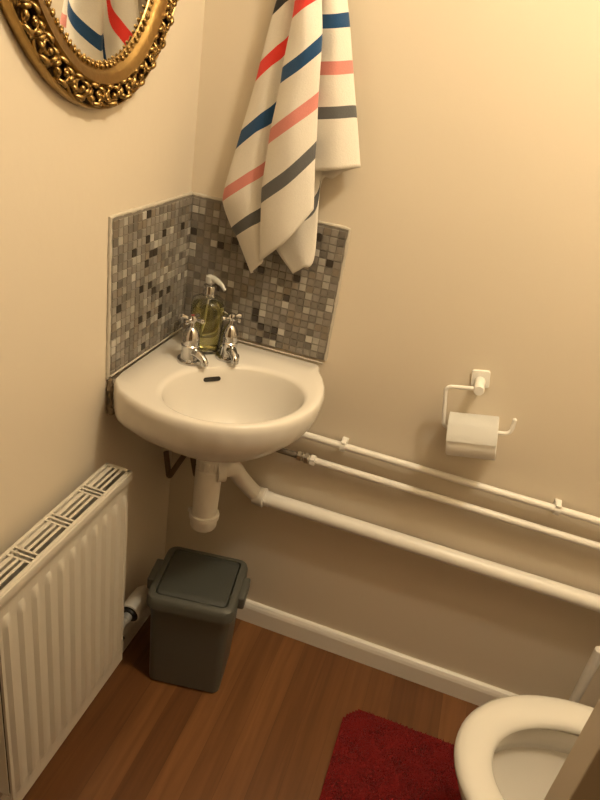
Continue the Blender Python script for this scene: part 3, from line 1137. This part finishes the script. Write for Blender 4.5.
VL = [0.0, 0.11, 0.15, 0.27, 0.31, 0.43, 0.47, 0.59, 0.63, 0.77, 1.02]
A0 = [(145, 780), (106, 676), (92, 650), (66, 577), (70, 540), (102, 430), (118, 375), (157, 238), (172, 180), (214, 20), (296, -270)]
A1 = [(163, 762), (140, 654), (134, 618), (124, 538), (128, 500), (154, 385), (167, 332), (200, 195), (213, 138), (244, -10), (299, -272)]
FA = [(177, 752), (182, 628), (184, 585), (192, 492), (196, 452), (216, 343), (224, 284), (246, 155), (257, 98), (276, -40), (302, -274)]
FB = [(172, 745), (176, 584), (178, 537), (195, 415), (201, 370), (229, 243), (236, 195), (262, 58), (270, 5), (284, -120), (304, -290)]
B1 = [(248, 686), (252, 530), (254, 480), (263, 366), (268, 318), (288, 200), (294, 150), (302, 24), (306, -28), (310, -150), (308, -292)]
B2 = [(321, 603), (326, 460), (330, 407), (335, 312), (338, 264), (345, 152), (348, 100), (347, -6), (347, -56), (340, -180), (312, -294)]


def shift(P_, dx, dy=0):
    n_ = len(P_)
    return [(x + dx * (1 - i / (n_ - 1)) ** .5 * (0.2, 0.55, 0.7, 0.9, 1.0)[min(i, 4)], y + dy) for i, (x, y) in enumerate(P_)]


D0 = [(265, 782), (210, 702), (205, 668), (225, 520), (232, 465), (280, 325), (284, 280), (292, 165), (296, 120), (300, -20), (304, -262)]
D1 = [(294, 765), (272, 652), (272, 610), (302, 465), (305, 420), (312, 300), (314, 255), (318, 140), (320, 95), (316, -40), (306, -264)]
D2 = [(326, 738), (335, 592), (341, 537), (338, 420), (339, 380), (342, 262), (343, 220), (344, 105), (344, 60), (334, -70), (309, -266)]
E0 = [(346, 527), (346, 400), (347, 355), (349, 240), (350, 200), (352, 100), (352, 60), (352, -40), (350, -80), (338, -170), (310, -268)]
E1 = [(411, 491), (406, 368), (404, 328), (400, 225), (398, 186), (392, 90), (390, 50), (382, -45), (378, -85), (356, -175), (312, -270)]
C2 = [(456, 478), (446, 341), (443, 304), (436, 214), (433, 175), (426, 82), (422, 38), (411, -56), (406, -95), (372, -190), (316, -272)]
C1 = [(392, 485), (390, 343), (389, 306), (388, 217), (388, 177), (388, 84), (387, 42), (380, -50), (376, -90), (354, -190), (315, -274)]
C0 = [(328, 489), (329, 345), (331, 308), (338, 218), (340, 178), (347, 86), (349, 44), (349, -48), (347, -88), (336, -188), (313, -276)]

sheet1 = [(shift(A0, 26), .022), (A0, .040), (A1, .060), (FA, .056), (shift(FB, 26), .058), (FB, .078), (B1, .098), (B2, .080), (shift(B2, -26), .052)]
sheet2 = [(D0, .030), (D1, .040), (D2, .034), (E0, .018), ([((a[0] + c[0]) / 2, (a[1] + c[1]) / 2 + 2) for a, c in zip(E0, E1)], .018), (E1, .018), (C2, .028), (C1, .056), (C0, .050), (shift(C0, -22), .034)]


def cr(a, b_, c, d, t):
    return 0.5 * ((2 * b_) + (c - a) * t + (2 * a - 5 * b_ + 4 * c - d) * t * t + (3 * b_ - a - 3 * c + d) * t ** 3)


def lin_s(vals, xs, x):
    for i in range(len(xs) - 1):
        if x <= xs[i + 1] + 1e-9:
            t = (x - xs[i]) / (xs[i + 1] - xs[i])
            p0 = vals[i - 1] if i > 0 else vals[i] * 2 - vals[i + 1]
            p3 = vals[i + 2] if i + 2 < len(vals) else vals[i + 1] * 2 - vals[i]
            # non-uniform cubic Hermite
            h = xs[i + 1] - xs[i]
            m1 = (vals[i + 1] - p0) / ((xs[i + 1] - xs[i - 1]) if i > 0 else 2 * h)
            m2 = (p3 - vals[i]) / ((xs[i + 2] - xs[i]) if i + 2 < len(xs) else 2 * h)
            t2, t3 = t * t, t ** 3
            return vals[i] * (2 * t3 - 3 * t2 + 1) + m1 * (h * (t3 - 2 * t2 + t)) + vals[i + 1] * (-2 * t3 + 3 * t2) + m2 * (h * (t3 - t2))
    return vals[-1]


def towel_sheet(bm, layer, sheet, nv=104, nk=7):
    cols = []
    for P_, Y in sheet:
        pts = []
        for i, p in enumerate(P_):
            k = i / (len(P_) - 1)
            y = Y * (1 - 0.55 * max(0, (k - 0.6) / 0.4)) + 0.012 * max(0, (k - 0.6) / 0.4)
            pts.append(zp(p, y))
        cols.append(pts)
    rows = []
    for j in range(nv + 1):
        v = VL[-1] * j / nv
        cp = [lin_s(c, VL, v) for c in cols]
        cp = [cp[0] * 2 - cp[1]] + cp + [cp[-1] * 2 - cp[-2]]
        row = []
        for i in range(1, len(cp) - 2):
            for q in range(nk):
                p = cr(cp[i - 1], cp[i], cp[i + 1], cp[i + 2], q / nk)
                row.append(p)
        row.append(cp[-2])
        vs = []
        for i, p in enumerate(row):
            w = 0.0016 * math.sin(i * 0.5 + j * 0.11) * math.sin(j * 0.09 + i * 0.13)
            y = min(p.y + w, -0.010)
            vv = bm.verts.new((p.x, y, p.z))
            vv[layer] = v
            vs.append(vv)
        rows.append(vs)
    for a, c in zip(rows, rows[1:]):
        for i in range(len(a) - 1):
            bm.faces.new((a[i], a[i + 1], c[i + 1], c[i]))


bm = B()
lay = bm.verts.layers.float.new('hem_distance')
towel_sheet(bm, lay, sheet1)
towel_sheet(bm, lay, sheet2)
tw = link('hand_towel', bm, M['towel'], angle=180)
sd = tw.modifiers.new('thickness', 'SOLIDIFY')
sd.thickness = 0.0022
sd.offset = -1
tag(tw, 'white towel with red, blue, pink and grey stripes hanging over the basin', 'towel')
# hook it hangs from (above the photo's upper edge)
hk = zp((306, -285), 0.03)
hook = thing('towel_hook', 'small chrome wall hook holding the striped towel', 'hook', (hk.x, 0, hk.z))
bm = B()
lathe(bm, [(0.018, 0), (0.018, 0.004), (0.015, 0.006), (0.006, 0.007)], (hk.x, 0, hk.z), (0, -1, 0), 24)
part('wall_rose', bm, M['chrome'], hook)
bm = B()
tube(bm, smooth_path([(hk.x, -0.004, hk.z), (hk.x, -0.03, hk.z - 0.004), (hk.x, -0.055, hk.z + 0.004), (hk.x, -0.062, hk.z + 0.022)], 6), 0.0045, 12)
ball(bm, (hk.x, -0.062, hk.z + 0.024), 0.008, 14)
part('hook_arm', bm, M['chrome'], hook)

# ------------------------------------------------------------------ light
LP = Vector((0.98, -0.60, 2.36))
lamp = thing('ceiling_lamp', 'round white ceiling lamp', 'lamp', (LP.x, LP.y, HC))
bm = B()
lathe(bm, [(0.07, HC), (0.07, HC - 0.02), (0.062, HC - 0.03), (0.03, HC - 0.035)], (LP.x, LP.y, 0))
part('lamp_base', bm, M['gloss'], lamp)
bm = B()
lathe(bm, [(0.022, HC - 0.03), (0.022, HC - 0.075), (0.018, HC - 0.08)], (LP.x, LP.y, 0))
part('lamp_holder', bm, M['gloss'], lamp)
ld = bpy.data.lights.new('lamp_light', 'POINT')
ld.energy = 40.5
ld.color = (1.0, 0.86, 0.63)
ld.shadow_soft_size = 0.06
lo = bpy.data.objects.new('lamp_light', ld)
COL.objects.link(lo)
lo.location = LP

w = bpy.data.worlds.new('world')
scene.world = w
w.use_nodes = True
bg = w.node_tree.nodes['Background']
bg.inputs['Color'].default_value = (1.0, 0.53, 0.20, 1)
bg.inputs['Strength'].default_value = 0.14

vs_ = scene.view_settings
scene.display_settings.display_device = 'sRGB'
vs_.view_transform = 'Standard'
vs_.look = 'None'
vs_.gamma = 1
vs_.exposure = 0.0
vs_.use_curve_mapping = False
